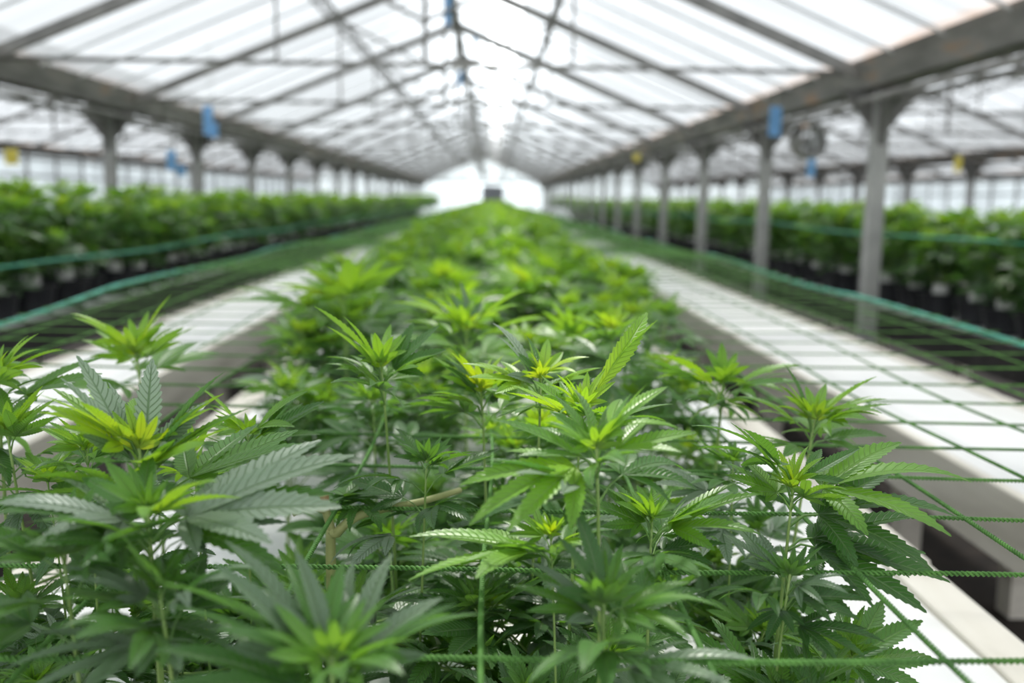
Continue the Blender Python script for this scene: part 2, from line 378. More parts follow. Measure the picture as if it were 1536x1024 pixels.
# ------------------------------------------------------------------ foreground plants, one by one
H = [  # px, py, Y, size, az, young, custom leaves (tipx, tipy, dY, drop, age with negatives as painted sheen, leaflets, roll), side shoots, label
 (498, 985, .72, .72, .3, .6, [(268, 880, .03, .035, .10, 7, .5), (366, 812, .06, .045, -.35, 5, .2), (462, 848, .05, .03, -.4, 3, .3), (240, 968, -.01, .05, .08, 5, -.4), (690, 895, .05, .04, .12, 7, -.5), (600, 840, .09, .05, .12, 5, 0)], 2,
  'large blurred plant nearest the camera with broad grey-green leaves, bottom left of centre'),
 (208, 672, 1.02, 1.15, .5, 1.05, [(60, 608, -.06, .01, .85, 5, .2), (120, 548, .04, .05, -.9, 5, .3), (232, 542, .05, .05, -1, 3, .2), (322, 562, .03, .05, -1, 5, -.3), (340, 612, -.02, .05, .4, 3, 0)], 3,
  'tall plant at left with a yellow-green tip in front of a fan of silvery leaves'),
 (372, 650, 1.28, .62, .2, .85, [(452, 588, 0, .02, .5, 3, .2), (305, 590, 0, .015, .6, 3, .2), (468, 608, -.02, .03, .1, 3, .4)], 2,
  'slim upright plant right of the silvery-leaved one at left, small sharp tip'),
 (203, 530, 1.75, 1.1, .9, 1.0, [(112, 470, 0, .01, .8, 5, 0), (250, 455, 0, .01, .8, 3, .3), (252, 500, 0, .02, .7, 3, 0)], 2,
  'bright green shoot standing alone against the white left bench'),
 (572, 548, 1.36, .85, 1.1, .95, [(490, 462, .02, .02, .55, 3, .5), (505, 488, -.02, .03, .7, 3, 0), (660, 500, .03, .03, .15, 5, .5), (512, 545, -.02, .05, .5, 5, .1)], 2,
  'plant on a long bare pale stem left of centre, tip in focus'),
 (722, 585, 1.42, .85, .4, 1.15, [(683, 520, .05, .03, .05, 3, .6), (668, 548, .0, .03, .1, 3, .5), (785, 545, .0, .01, .9, 3, 0), (645, 590, -.05, .04, .6, 5, 0)], 3,
  'centre plant with a vivid yellow heart between upright dark leaves'),
 (700, 492, 2.1, 1.45, .8, .95, [(600, 440, 0, .02, .8, 7, .1), (790, 435, 0, .02, .7, 5, 0), (705, 430, .04, .02, .1, 3, .8)], 3,
  'wide leafy plant behind the yellow-hearted one, spread like a fan'),
 (515, 440, 2.6, 1.75, .1, 1.05, [(412, 425, -.1, .03, .85, 7, .1), (590, 390, 0, .02, .8, 5, .1), (470, 395, 0, .02, .6, 5, .1)], 3,
  'blurred bright plant beside the end of the left bench board'),
 (812, 565, 1.30, .8, 1.3, 1.15, [(758, 492, .04, .04, -.8, 5, .3), (880, 535, 0, .01, .95, 3, 0), (800, 510, .03, .03, .3, 3, .5)], 3,
  'plant right of centre with a broad folded grey leaf behind its yellow tip'),
 (872, 612, 1.18, .75, .2, 1.0, [(1000, 482, .06, .01, .75, 1, .9), (985, 505, .08, .015, .6, 1, -.7), (765, 590, -.04, .03, .8, 5, 0)], 3,
  'plant throwing one long pointed leaf up to the right, right of centre'),
 (895, 672, .94, .85, .1, .7, [(690, 790, -.08, .02, .62, 5, -.3), (1045, 650, .02, .02, .55, 3, .2), (1005, 598, .06, 0, .6, 3, .2), (755, 640, .02, .03, .4, 3, -.2), (730, 772, .0, .06, .02, 5, 0)], 3,
  'tall plant in the middle foreground, long bright leaves drooping left and right'),
 (918, 492, 2.0, .72, .5, 1.15, [(845, 465, 0, .03, .6, 3, 0), (990, 490, 0, .03, .6, 3, 0)], 3,
  'small yellow-green star-shaped tip above the plants right of centre'),
 (1085, 572, 1.62, 1.05, 1.0, .7, [(985, 528, -.02, .03, .7, 3, .2), (1200, 545, -.02, .03, .6, 3, 0), (1040, 600, -.08, .06, .6, 3, .9), (1145, 610, -.1, .05, .6, 3, -.6)], 3,
  'plant with a pale spiky crown and broad shiny leaves, near the right bench'),
 (1222, 628, 1.42, .95, .6, .95, [(1308, 578, -.02, .015, .7, 3, .2), (1328, 602, -.02, .02, .6, 5, 0), (1185, 560, .04, .03, .2, 3, .5), (1335, 655, 0, .05, .2, 3, .2), (1178, 592, -.02, .02, .8, 3, 0)], 3,
  'bright plant at the right edge of the bed, leaves reaching over the trellis cords'),
 (1190, 728, 1.12, .85, .5, .95, [(1055, 636, 0, .0, .22, 5, .3), (1445, 716, -.02, .02, .5, 5, .2), (1105, 648, .03, .02, .35, 3, .3), (1290, 690, .02, .01, .25, 3, .5), (1425, 770, -.02, .05, .08, 5, .3), (1420, 880, -.05, .08, .05, 7, .2), (1385, 800, .02, .08, .1, 3, .3)], 3,
  'sharply focused plant at right with long narrow leaves fanned to the right'),
 (978, 780, 1.05, .75, .9, .65, [(1150, 752, 0, .03, .5, 5, .2), (1080, 820, -.03, .05, .03, 7, .3), (920, 730, .02, .02, .5, 3, 0)], 3,
  'low plant in front of the middle with an upright spear tip'),
 (905, 905, .84, .82, .7, .55, [(878, 780, .04, .03, .05, 5, .4), (815, 850, .03, .04, .05, 5, .2), (1070, 905, -.02, .02, .4, 5, 0), (920, 1010, -.10, .06, .0, 7, 0), (1130, 1000, -.02, .08, .0, 7, 0)], 2,
  'dark green plant at bottom centre with a rosette of rounded finger leaves'),
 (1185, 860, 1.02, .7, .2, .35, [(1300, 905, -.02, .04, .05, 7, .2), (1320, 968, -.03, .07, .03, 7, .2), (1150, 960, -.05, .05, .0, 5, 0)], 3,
  'low dark plant below the sharply focused one, leaves over the white film'),
 (222, 770, .88, .75, .1, .5, [(0, 722, 0, .03, -.8, 7, .1), (5, 765, -.05, .04, .25, 5, .1), (520, 694, .05, .03, -.6, 7, .2), (505, 740, .02, .04, .35, 3, .2), (320, 715, -.06, .02, .7, 3, -.2)], 2,
  'plant at left with long grey leaves stretched out flat on both sides'),
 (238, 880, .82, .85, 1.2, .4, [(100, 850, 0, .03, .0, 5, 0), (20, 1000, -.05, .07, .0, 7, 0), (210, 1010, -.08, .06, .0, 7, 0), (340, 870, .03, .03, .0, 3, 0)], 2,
  'dark shaded plant at lower left under the flat grey leaves'),
 (70, 715, 1.2, .55, .3, .95, [], 3, 'short plant with a bright rounded tip near the left edge of the frame'),
 (130, 672, 1.16, .62, 1.0, .9, [(70, 642, 0, .02, .7, 3, 0)], 2, 'small fresh shoot between the left frame edge and the silvery-leaved plant'),
 (292, 705, 1.18, .6, .8, .95, [(285, 640, 0, .0, .7, 3, 0)], 2, 'narrow bright shoot right behind the silvery-leaved plant'),
 (-5, 560, 1.35, 1.0, .1, .9, [(90, 528, 0, .02, .65, 5, 0), (60, 570, 0, .05, .2, 5, 0)], 2, 'plant cut by the left frame edge in front of the white bench'),
 (10, 645, 1.25, .85, .5, .8, [(60, 590, 0, .02, .7, 5, 0)], 2, 'plant at the left frame edge below the white bench'),
 (826, 802, .98, .5, .4, 1.0, [(612, 850, -.05, .03, .6, 3, 0), (625, 815, 0, .03, .55, 3, 0), (745, 820, 0, .04, .3, 3, 0)], 2,
  'small vivid tip in front of the middle, with two long pale leaves arching left'),
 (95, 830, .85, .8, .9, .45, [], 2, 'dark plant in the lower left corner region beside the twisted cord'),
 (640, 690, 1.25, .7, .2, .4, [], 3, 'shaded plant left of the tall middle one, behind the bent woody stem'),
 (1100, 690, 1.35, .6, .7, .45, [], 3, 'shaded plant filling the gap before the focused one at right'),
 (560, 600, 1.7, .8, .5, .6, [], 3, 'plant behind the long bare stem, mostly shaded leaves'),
 (860, 505, 2.35, 1.2, .1, .85, [], 3, 'blurred plant behind the star-shaped tip'),
 (1000, 470, 2.7, .95, .6, .7, [], 3, 'outermost blurred plant beside the inner edge of the right aisle'),
]
hero_roots = []
for i, (px, py, Y, s, az, yg, cust, side, label) in enumerate(H):
    rg = random.Random(100+i)
    P = at(px, py, Y)
    root = (P.x*.97+rg.uniform(-.02, .02), P.y+rg.uniform(.0, .05))
    root = (max(-.82, min(.82, root[0])), root[1])
    hero_roots.append(root)
    R, tips, fol, st = make_plant([dict(P=P, s=s, az=az, young=yg, custom=cust, K=4 if len(cust) > 5 else (5 if len(cust) > 2 else 7))], root, 'hi', rg, side+2, side_low=.09, side_high=.30)
    link_plant(R, tips, fol, st, label)

# the bent woody stem with a cut end
t = thing('hemp_plant', 'thick bent pale stem with a dry cut stub, half hidden left of the middle', 'plant', (0, 0, 0))
Rt = at(505, 870, 1.3); Rt = Vector((Rt.x, Rt.y, BT)); t.location = Rt
m = MB(); pts = [Rt, at(496, 830, 1.28), at(505, 800, 1.27), at(535, 775, 1.27), at(580, 762, 1.28), at(632, 752, 1.3), at(690, 735, 1.36)]
def smooth(P, k=5):
    out = []
    P = [Vector(p) for p in P]
    for i in range(len(P)-1):
        p0, p1, p2, p3 = P[max(i-1, 0)], P[i], P[i+1], P[min(i+2, len(P)-1)]
        for j in range(k):
            u = j/k; out.append(.5*((2*p1)+(p2-p0)*u+(2*p0-5*p1+4*p2-p3)*u*u+(3*p1-p0-3*p2+p3)*u**3))
    return out+[P[-1]]
q = smooth(pts); m.tube([p-Rt for p in q], [.0075-.0035*i/len(q) for i in range(len(q))], 10)
q = smooth([at(500, 800, 1.275), at(490, 770, 1.27), at(487, 748, 1.265)]); m.tube([p-Rt for p in q], .0055, 10)
q = smooth([at(490, 765, 1.27), at(465, 758, 1.265), at(438, 768, 1.26)]); m.tube([p-Rt for p in q], .0062, 10)
m.build('stem', M['woody'], t, True)
m = MB(); m.tube([at(487, 749, 1.265)-Rt, at(486, 741, 1.264)-Rt], [.0058, .0068], 10); m.build('cut_end', M['cut'], t)
fol = LB(); rg = random.Random(55)
for k in range(7):
    P = at(500+rg.uniform(0, 190), 790-rg.uniform(0, 50), 1.3)-Rt
    fol.leaf(P, azdir(rg.uniform(0, 2*PI), rg.uniform(-.2, .4)), rg.uniform(.06, .1), 'hi', 5, rg.uniform(.1, .4), rg)
inst(fol.mesh('foliage'), 'foliage', t)

# ------------------------------------------------------------------ centre bed behind: copies of a few plants
def proto(seed, lod, side, h=.52, s=1.0, K=7):
    rg = random.Random(seed)
    P = Vector((rg.uniform(-.03, .03), rg.uniform(-.03, .03), BT+h))
    ap = [dict(P=P, s=s*1.2, young=.95)]
    for j in range(2):
        a = rg.uniform(0, 2*PI); ap.append(dict(P=P+Vector((math.cos(a)*.11, math.sin(a)*.11, -rg.uniform(.02, .09))), s=s*.9, young=.9))
    R, tips, fol, st = make_plant(ap, (0, 0), lod, rg, side, side_low=.16, side_high=.36)
    return [q.mesh('shoot_tip') for q in tips], fol.mesh('foliage'), st.mesh('stem', M['stem'], True)
def fused(seed, side, h=.52, s=1.0):
    rg = random.Random(seed); P = Vector((0, 0, BT+h))
    ap = [dict(P=P, s=s*1.1, young=1.05), dict(P=P+Vector((.1, .02, -.04)), s=s, young=1.0), dict(P=P+Vector((-.08, -.05, -.05)), s=s, young=1.0)]
    R, tips, fol, st = make_plant(ap, (0, 0), 'low', rg, side, side_low=.2, side_high=.4)
    tip = tips[0]
    for q in tips[1:]: tip.V += q.V; tip.F += [f+tip.k for f in q.F]; tip.U += q.U; tip.A += q.A; tip.k += q.k
    tip.V += fol.V; tip.F += [f+tip.k for f in fol.F]; tip.U += fol.U; tip.A += fol.A
    v = np.array(st.v); f = [x for x in st.f if len(x) == 4]; k = tip.k+fol.k
    tip.V.append(v); tip.F.append(np.array(f)+k); tip.U.append(np.full((len(v), 2), .5)); tip.A.append(np.full(len(v), .4))
    return tip
mids = [proto(200+i, 'mid', 3) for i in range(5)]
lows = [proto(300+i, 'low', 3) for i in range(4)]
fars = [fused(400+i, 3).mesh('hemp_plant') for i in range(3)]
rg = random.Random(11)
COLN = ['far left', 'inner left', 'inner right', 'far right']
row = 0; Y = 1.75; count = 0
while Y < 26 and count < 262:
    for c in range(4):
        x = [-.50, -.17, .16, .46][c]+rg.uniform(-.08, .08); y = Y+rg.uniform(-.1, .1)
        near = min((math.hypot(x-a, y-b) for a, b in hero_roots))
        sc = rg.uniform(.82, 1.04) if Y < 8 else rg.uniform(.92, 1.16)
        if Y < 3: sc *= .80+.03*c*0
        if near < .15: continue
        if Y < 2.3 and near < .26: sc *= .85
        rz = rg.uniform(0, 2*PI); count += 1
        if Y < 11:
            tm, fm, sm = rg.choice(mids if Y < 4.5 else lows)
            lab = f'leafy plant in the centre bed, {COLN[c]} column, {ORD[row]} row behind the foreground shoots' if row < 20 else f'distant plant in the {COLN[c]} column of the centre bed, blurred'
            grp = None if row < 20 else f'distant plants in the {COLN[c]} column of the centre bed'
            t = thing('hemp_plant', lab, 'plant', (x, y, BT), grp, rz); t.scale = (sc,)*3
            inst(sm, 'stem', t); inst(fm, 'foliage', t)
            for q in tm: inst(q, 'shoot_tip', t)
        else:
            o = inst(rg.choice(fars), 'hemp_plant', None, (x, y, BT), (0, 0, rz), sc)
            tag(o, 'tiny blurred plant towards the far end of the centre bed', 'plant', 'plants towards the far end of the centre bed')
    Y += .33 if Y < 11 else .42; row += 1
yend = Y+.35
big = LB()
base = fused(450, 2)
BV, BF, BU, BA = np.concatenate(base.V), np.concatenate(base.F), np.concatenate(base.U), np.concatenate(base.A)
def stuff_rows(name, label, xs, y0, y1, dy, z, sc0, rg):
    b = LB(); y = y0
    while y < y1:
        for x in xs:
            a = rg.uniform(0, 2*PI); s = sc0*rg.uniform(.9, 1.15)
            R = np.array(Matrix.Rotation(a, 3, 'Z'))*s
            b.add(BV@R.T+np.array([x+rg.uniform(-.06, .06), y, z]), BF, BU, BA)
        y += dy
    o = inst(b.mesh(name), name); return tag(o, label, 'plants', kind='stuff')
stuff_rows('distant_plants', 'mass of plants at the far end of the centre bed, too small to tell apart', (-.5, -.17, .17, .5), yend, 54, .62, BT, 1.12, rg)

# ------------------------------------------------------------------ hedges of potted plants on the outer benches
def hedge_proto(seed):
    rg = random.Random(seed); tips, fol, st = [], LB(), MB()
    for j in range(12):
        a = rg.uniform(0, 2*PI); r = rg.uniform(.03, .26); z = rg.uniform(.60, .80) if j < 6 else rg.uniform(.34, .56)
        P = Vector((math.cos(a)*r, math.sin(a)*r, z))
        pts = bez((0, 0, .2), (P.x*.5, P.y*.5, .3), P, 6)
        st.tube(pts, [.006-.003*q/5 for q in range(6)], 5)
        tip = LB()
        shoot(P, pts[-1]-pts[-2], 1.15, 'low', rg, tip if j < 3 else fol, fol, rg.uniform(0, PI), 1.05 if j < 6 else .75, 7)
        if j < 3: tips.append(tip)
    pot = MB(); pot.lathe([(.001, 0), (.11, 0), (.14, .17), (.15, .17), (.15, .19), (.133, .19), (.13, .17), (.001, .17)], n=14)
    blk = MB(); blk.prism([(.055*math.cos(PI/4*k+.39), .055*math.sin(PI/4*k+.39), .165) for k in range(8)], (0, 0, .09))  # white block added to make bright spots between the pots
    return [q.mesh('shoot_tip') for q in tips], fol.mesh('foliage'), (st.mesh('stem', M['stem'], True), blk.mesh('bright_spot_block', M['film'])), pot.mesh('pot', M['pot'])
hed = [hedge_proto(500+i) for i in range(4)]
rg = random.Random(21)
for side, rows_, nm in ((-1, (-3.02, -3.45), 'left'), (1, (3.25, 3.68), 'right')):
    for ri, xr in enumerate(rows_):
        y = 5.2 if ri == 0 else 5.4; k = 0
        while y < 40:
            tm, fm, sm, pm = rg.choice(hed); sc = rg.uniform(.93, 1.06)
            rn = 'front' if ri == 0 else 'back'
            if k < 20: lab, g = f'bushy potted plant, {ORD[k]} from the near end, {nm} hedge, {rn} row', None
            else: lab, g = f'distant bushy potted plant in the {rn} row on the {nm}', f'distant potted plants, {rn} row on the {nm}'
            t = thing('potted_hemp_plant', lab, 'plant', (xr+rg.uniform(-.05, .05), y, BT), g, rg.uniform(0, 2*PI)); t.scale = (sc*1.03,)*2+(sc*(1.0 if side < 0 else .97),)
            inst(pm, 'pot', t); inst(sm[0], 'stem', t); inst(sm[1], 'bright_spot_block', t); inst(fm, 'foliage', t)
            for q in tm: inst(q, 'shoot_tip', t)
            y += .47 if y < 20 else .8; k += 1
    stuff_rows('distant_plants', f'far end of the hedge of plants on the {nm}, too small to tell apart', (rows_[0], rows_[1]), 40.6, 55, .7, BT+.15, 1.25, rg)

# ------------------------------------------------------------------ benches
def bench(x0, x1, label, rim=.10, board=.20, bm='concrete', y0=.2, y1=55.5, legs=1.8, first=1.8):
    t = thing('growing_bench', label, 'bench', ((x0+x1)/2, y0, 0)); cx = (x0+x1)/2
    m = MB()   # gently creased film, made as a grid
    nx, ny = 10, 160; rg = random.Random(int(x0*100))
    ys = [y0+(y1-y0)*(j/ny)**1.8 for j in range(ny+1)]
    for yy in ys:
        for i in range(nx+1):
            x = x0+rim+(x1-x0-2*rim)*i/nx
            m.v.append((x-cx, yy-y0, BT-.004+rg.uniform(-.003, .003)))
    for j in range(ny):
        for i in range(nx): a = j*(nx+1)+i; m.f.append((a, a+1, a+nx+2, a+nx+1))
    m.build('film_cover', M['film'], t, True)
    b = MB(); b.box(x0+.03-cx, x1-.03-cx, 0, y1-y0, BT-.10, BT-.03); b.build('deck', M['concrete'], t)
    for sx, (a, c) in ((-1, (x0, x0+rim)), (1, (x1-rim, x1))):
        b = MB(); yy = y0; rg2 = random.Random(int(x0*10)+sx+50)
        while yy < y1:      # boards end to end, slightly out of line
            e = min(yy+rg2.uniform(1.6, 2.4), y1); j = rg2.uniform(-.006, .006)
            b.box(a-cx+j, c-cx+j, yy-y0+.004, e-y0, BT-board, BT+.012+rg2.uniform(-.005, .005)); yy = e
        b.build('side_board', M[bm], t, bevel=.006)
    lm = MB(); lm.box(-.04, .04, -.05, .05, 0, BT-.10); lme = lm.mesh('leg', M['concrete'])
    y = first
    while y < y1:
        for a in (x0+.13, x1-.13): inst(lme, 'leg', t, (a-cx, y-y0, 0))
        y += legs if y < 25 else 3.0
    return t
bench(-1.0, .99, 'long low bench under the centre bed of plants, white film top between pale boards')
bench(-2.09, -1.46, 'narrow white-topped empty bench left of the centre bed', rim=.035)
bench(1.45, 2.15, 'narrow white-topped empty bench right of the centre bed', rim=.035)
bench(-3.72, -2.78, 'bench carrying the hedge of potted plants on the left', rim=.04, bm='darkboard', y0=4.5, first=4.8, legs=3)
bench(2.98, 3.92, 'bench carrying the hedge of potted plants on the right', rim=.04, bm='darkboard', y0=4.5, first=4.8, legs=3)

# black drip tube on the film of the centre bench
m = MB(); m.tube(smooth([(-.33, 1.0, BT+.012), (-.335, 1.3, BT+.012), (-.33, 1.6, BT+.012), (-.335, 2.6, BT+.012), (-.33, 4, BT+.012)]), .006, 8)
tag(m.build('drip_tube', M['tube'], None, True), 'thin dark irrigation tube lying on the white film between the left plants', 'tube')

# ------------------------------------------------------------------ trellis netting
NZ = EYE-.41
def netz(x, y): return NZ+.012*math.sin(x*2.1+y*.7)+.010*math.sin(y*1.9+x)-.012*math.cos(x*PI/1.6)
def braid(m, pts, r=.0015, hr=.0018, pitch=.0115):
    P = [Vector(p) for p in pts]; segs = [(P[i+1]-P[i]).length for i in range(len(P)-1)]; tot = sum(segs)
    n = int(tot/pitch*6); out = []
    acc = 0; i = 0
    cen = []
    for k in range(n+1):
        d = tot*k/n
        while i < len(segs)-1 and d > acc+segs[i]: acc += segs[i]; i += 1
        cen.append(P[i].lerp(P[i+1], min(1, (d-acc)/segs[i])))
    D = (P[-1]-P[0]).normalized(); u = D.cross(Vector((0, 0, 1))).normalized(); w = D.cross(u)
    for s in (0, PI):
        m.tube([c+(u*math.cos(2*PI*k/6+s)+w*math.sin(2*PI*k/6+s))*hr for k, c in enumerate(cen)], r, 5, False)
net = thing('trellis_net', 'green plant support netting of square mesh stretched over the centre bed and both aisles', 'net', (0, .4, NZ))
O = Vector((0, .4, NZ))
xs = [0, .2, .41, .62, .81, 1.0, 1.2, 1.4, -.2, -.4, -.6, -.8, -1.0, -1.2, -1.4]
for x in xs:
    m = MB(); near = [Vector((x+.006*math.sin(y*5), y, netz(x, y)))-O for y in np.arange(.42, 2.6, .1)]
    braid(m, near)
    ys = list(np.arange(2.52, 6, .3))+list(np.arange(6, 54, 1.5))
    m.tube([Vector((x+.006*math.sin(y*5), y, netz(x, y)))-O for y in ys], .0027, 5)
    m.build('lengthwise_cord', M['cord'], net, True)
far = MB(); k = 0; y = .62
while y < 54:
    skew = .03*math.sin(y*.8)+.02
    P = [Vector((x, y-skew*x+.004*math.sin(x*9+y*3), netz(x, y))) - O for x in np.arange(-1.62, 1.6201, .06 if y < 3 else .18)]
    if y < 2.7:
        m = MB(); braid(m, P); m.build('crosswise_cord', M['cord'], net, True)
    elif k < 100:
        m = MB(); m.tube(P, .0021 if y < 5 else .0042, 5); m.build('crosswise_cord', M['cord'], net, True)
    else: far.tube(P, .005, 4)
    y += .215 if y < 2.7 else .2; k += 1
o = far.build('crosswise_cord', M['cord'], net, True); o['kind'] = 'stuff'
for x in (-1.62, 1.62):
    m = MB(); m.tube([Vector((x+.015*math.sin(y*.9), y, netz(x, y)-.02*math.sin(PI*((y-1.3) % 3)/3)))-O for y in np.arange(.42, 54, .3)], .0085, 7)
    o = m.build('edge_cord', M['teal'], net, True); o['label'] = 'thick blue-green edge cord'
for nm, xa, xb, z in (('left', -3.75, -2.72, 1.12), ('right', 2.93, 3.95, 1.33)):
    t = thing('trellis_net', f'support netting drawn round the hedge of potted plants on the {nm}', 'net', (xa, 4.6, z))
    for x in (xa, xb):
        m = MB(); m.tube([(x-xa+.02*math.sin(y), y, .015*math.sin(y*1.3)) for y in np.arange(0, 50, .5)], .007, 6); m.build('edge_cord', M['teal'], t, True)
    m = MB()
    for i in range(1, 5): m.tube([((xb-xa)*i/5, y, .015*math.sin(y*1.3+i)) for y in np.arange(0, 50, 1)], .003, 4)
    for y in np.arange(.1, 49, .25): m.tube([(0, y, 0), ((xb-xa)/2, y, -.01), (xb-xa, y, 0)], .003, 4)
    m.build('mesh_panel', M['cord'], t, True)

# ------------------------------------------------------------------ roof
EZ, RZ, PER, HS = 2.53, 3.82, 6.49, 3.1
XC = -.485
BAYS = [(XC-PER, 'left bay'), (XC, 'middle bay'), (XC+PER, 'right bay'), (XC+2*PER, 'outer right bay')]
Y0, Y1 = -1.7, 57.0
trussY = [1.3+3*i for i in range(0, 19)]
def slope_z(dx): return RZ-abs(dx)*(RZ-EZ)/HS
def make_truss():
    t = thing('roof_truss', 'x', 'truss', (0, 0, EZ))
    zr = RZ-EZ-.07
    for s in (-1, 1):
        m = MB(); m.bar((s*(HS+.02), 0, -.06), (0, 0, zr), .05, .085, (0, 0, 1)); m.build('rafter', M['steel'], t)
    m = MB(); m.tube([(-HS, 0, -.05), (0, 0, -.045), (HS, 0, -.05)], .017, 7); m.build('tie_rod', M['steel'], t, True)
    m = MB(); m.bar((0, 0, -.045), (0, 0, zr), .035, .035, (1, 0, 0)); m.build('king_post', M['steel'], t)
    for s in (-1, 1):
        m = MB(); m.tube([(0, 0, .25), (s*1.05, 0, slope_z(1.05)-EZ-.10)], .014, 6); m.build('strut', M['steel'], t)
        m = MB(); m.tube([(s*1.05, 0, slope_z(1.05)-EZ-.10), (s*1.05, 0, -.045)], .011, 6); m.build('hanger', M['steel'], t)
    return t
tr0 = make_truss()
def purlin_set(xc, bn):
    for s in (-1, 1):
        for d, sz in ((1.05, .020),):
            m = MB(); m.tube([(0, 0, 0), (0, Y1-Y0, 0)], sz, 7)
            if d == 1.05:
                m.tube([(0, 0, -.13), (0, Y1-Y0, -.13)], .012, 6)
                y = 0
                while y < Y1-Y0-.5: m.tube([(0, y, 0), (0, y+.25, -.13), (0, y+.5, 0)], .007, 4, False); y += .5
            o = m.build('roof_purlin', M['steel'], None, True); o.location = (xc+s*d, Y0, slope_z(d)-.07)
            sn = 'left' if s < 0 else 'right'
            tag(o, f'{"upper lattice" if d == 1.05 else "lower pipe"} purlin running under the {sn} slope of the {bn} roof', 'purlin')
    m = MB(); m.box(-.05, .05, 0, Y1-Y0, -.09, .02); o = m.build('ridge_beam', M['steel_dark']); o.location = (xc, Y0, RZ)
    tag(o, f'grey ridge beam along the top of the {bn} roof', 'beam')
first = True
for xc, bn in BAYS:
    for i, y in enumerate(trussY):
        if xc != XC and (y > 46 and i % 2): continue
        if first: t = tr0; first = False
        else: t = copy_tree(tr0)
        t.location = (xc, y, EZ)
        if i < 18: t['label'] = f'{ORD[i]} steel roof truss from the camera in the {bn} of the greenhouse'
        else: t['label'] = f'last steel roof truss by the end wall in the {bn}'
        if xc != XC: t['group'] = f'roof trusses of the {bn}'
        t['category'] = 'truss'
    purlin_set(xc, bn)
    for s in (-1, 1):
        # glazing of one slope, in strips: milky, plus a clear one added for glare, right of the middle ridge
        a, b = xc, xc+s*(HS+.05)
        cuts = [0, HS+.05] if not (xc == XC and s == 1) else [0, .42, .80, HS+.05]
        for ci in range(len(cuts)-1):
            d0, d1 = cuts[ci], cuts[ci+1]; m = MB()
            m.poly([(xc+s*d0, Y0, slope_z(d0)+.02), (xc+s*d1, Y0, slope_z(d1)+.02), (xc+s*d1, Y1, slope_z(d1)+.02), (xc+s*d0, Y1, slope_z(d0)+.02)])
            o = m.build('ceiling', M['clear'] if (len(cuts) == 4 and ci == 1) else M['roof']); o['kind'] = 'structure'
        if xc in (XC, XC-PER, XC+PER):
            m = MB(); y = Y0+.1
            while y < Y1:
                m.bar((xc, y, RZ+.0), (xc+s*HS, y, EZ+.0), .016, .02); y += .75
            o = m.build('trim_1', M['alum']); o['kind'] = 'structure'
# gutters and posts
GX = [XC-PER/2-PER, XC-PER/2, XC+PER/2, XC+PER*1.5, XC+PER*2.5]
GN = ['far left', 'left', 'right', 'second right', 'far right']
for gx, gn in zip(GX, GN):
    m = MB()
    prof = [(-.17, .03), (-.15, -.02), (-.11, -.12), (-.10, -.16), (.10, -.16), (.11, -.12), (.15, -.02), (.17, .03), (.14, .03), (.09, -.08), (-.09, -.08), (-.14, .03)]
    m.prism([(x, 0, z) for x, z in prof], (0, Y1-Y0, 0))
    t = thing('roof_gutter', f'long weathered steel gutter beam on the {gn} line of posts', 'gutter', (gx, Y0, EZ))
    m.build('channel', M['gutter'], t)
    m = MB(); m.tube([(-.12, 0, -.25), (-.12, Y1-Y0, -.25)], .022, 8); m.tube([(.13, 0, -.24), (.13, Y1-Y0, -.24)], .018, 8)
    m.build('pipe', M['steel'], t, True)
def make_post():
    t = thing('steel_post', 'x', 'post')
    m = MB(); H_ = EZ-.16
    m.box(-.055, .055, -.055, -.045, 0, H_); m.box(-.055, .055, .045, .055, 0, H_); m.box(-.006, .006, -.045, .045, 0, H_)
    m.box(-.05, -.042, -.045, .045, 0, H_)
    m.build('column', M['post'], t)
    m = MB()
    for s in (-1, 1):
        arc = [(0, s*(.055+.50*(1-math.cos(a))), H_-.40+.40*math.sin(a)) for a in [PI/2*i/6 for i in range(7)]]
        m.prism([(-.03, p[1], p[2]) for p in arc]+[(-.03, s*.055, H_)], (.06, 0, 0))
    m.build('bracket', M['steel_dark'], t)
    m = MB()
    for s in (-1, 1): m.prism([(s*.055, -.004, H_-.30), (s*.055, -.004, H_), (s*.30, -.004, H_)], (0, .008, 0))
    m.build('gusset', M['steel_dark'], t)
    m = MB(); m.box(-.09, .09, -.09, .09, 0, .12); m.build('footing', M['concrete'], t)
    return t
p0 = make_post(); first = True
for gx, gn in zip(GX[1:4], GN[1:4]):
    px = {'left': -3.86, 'right': 2.80}.get(gn, gx)
    for i, y in enumerate(trussY[1:]):
        t = p0 if first else copy_tree(p0); first = False
        t.location = (px, y, 0); t['category'] = 'post'
        t['label'] = f'{ORD[i]} grey steel post from the near end in the {gn} line of posts'
# side walls and end wall
def wall_panel(name, a, b, z0, z1, mull=1.5, skirt=.6):
    ax, ay = a; bx, by = b; L = math.hypot(bx-ax, by-ay)
    m = MB(); m.poly([(ax, ay, z0), (bx, by, z0), (bx, by, z1), (ax, ay, z1)])
    w = m.build(name, M['wallglass']); w['kind'] = 'structure'
    n = max(1, int(L/mull)); mm = MB(); mm.box(-.03, .03, -.03, .03, z0, z1); me = mm.mesh('mullion', M['steel'])
    for i in range(n+1):
        f = i/n; o = inst(me, 'mullion', w, (ax+(bx-ax)*f, ay+(by-ay)*f, 0))
    mm = MB(); mm.bar((ax, ay, z1-.05), (bx, by, z1-.05), .06, .10); mm.bar((ax, ay, 1.9), (bx, by, 1.9), .04, .05); mm.build('rail', M['steel_dark'], w)
    return w
wall_panel('wall_left', (GX[0], Y0), (GX[0], Y1), 0, EZ)
wall_panel('wall_right', (GX[4], Y0), (GX[4], Y1), 0, EZ)
w = wall_panel('wall_back', (GX[0], Y1), (GX[4], Y1), 0, EZ, 1.1)
m = MB()
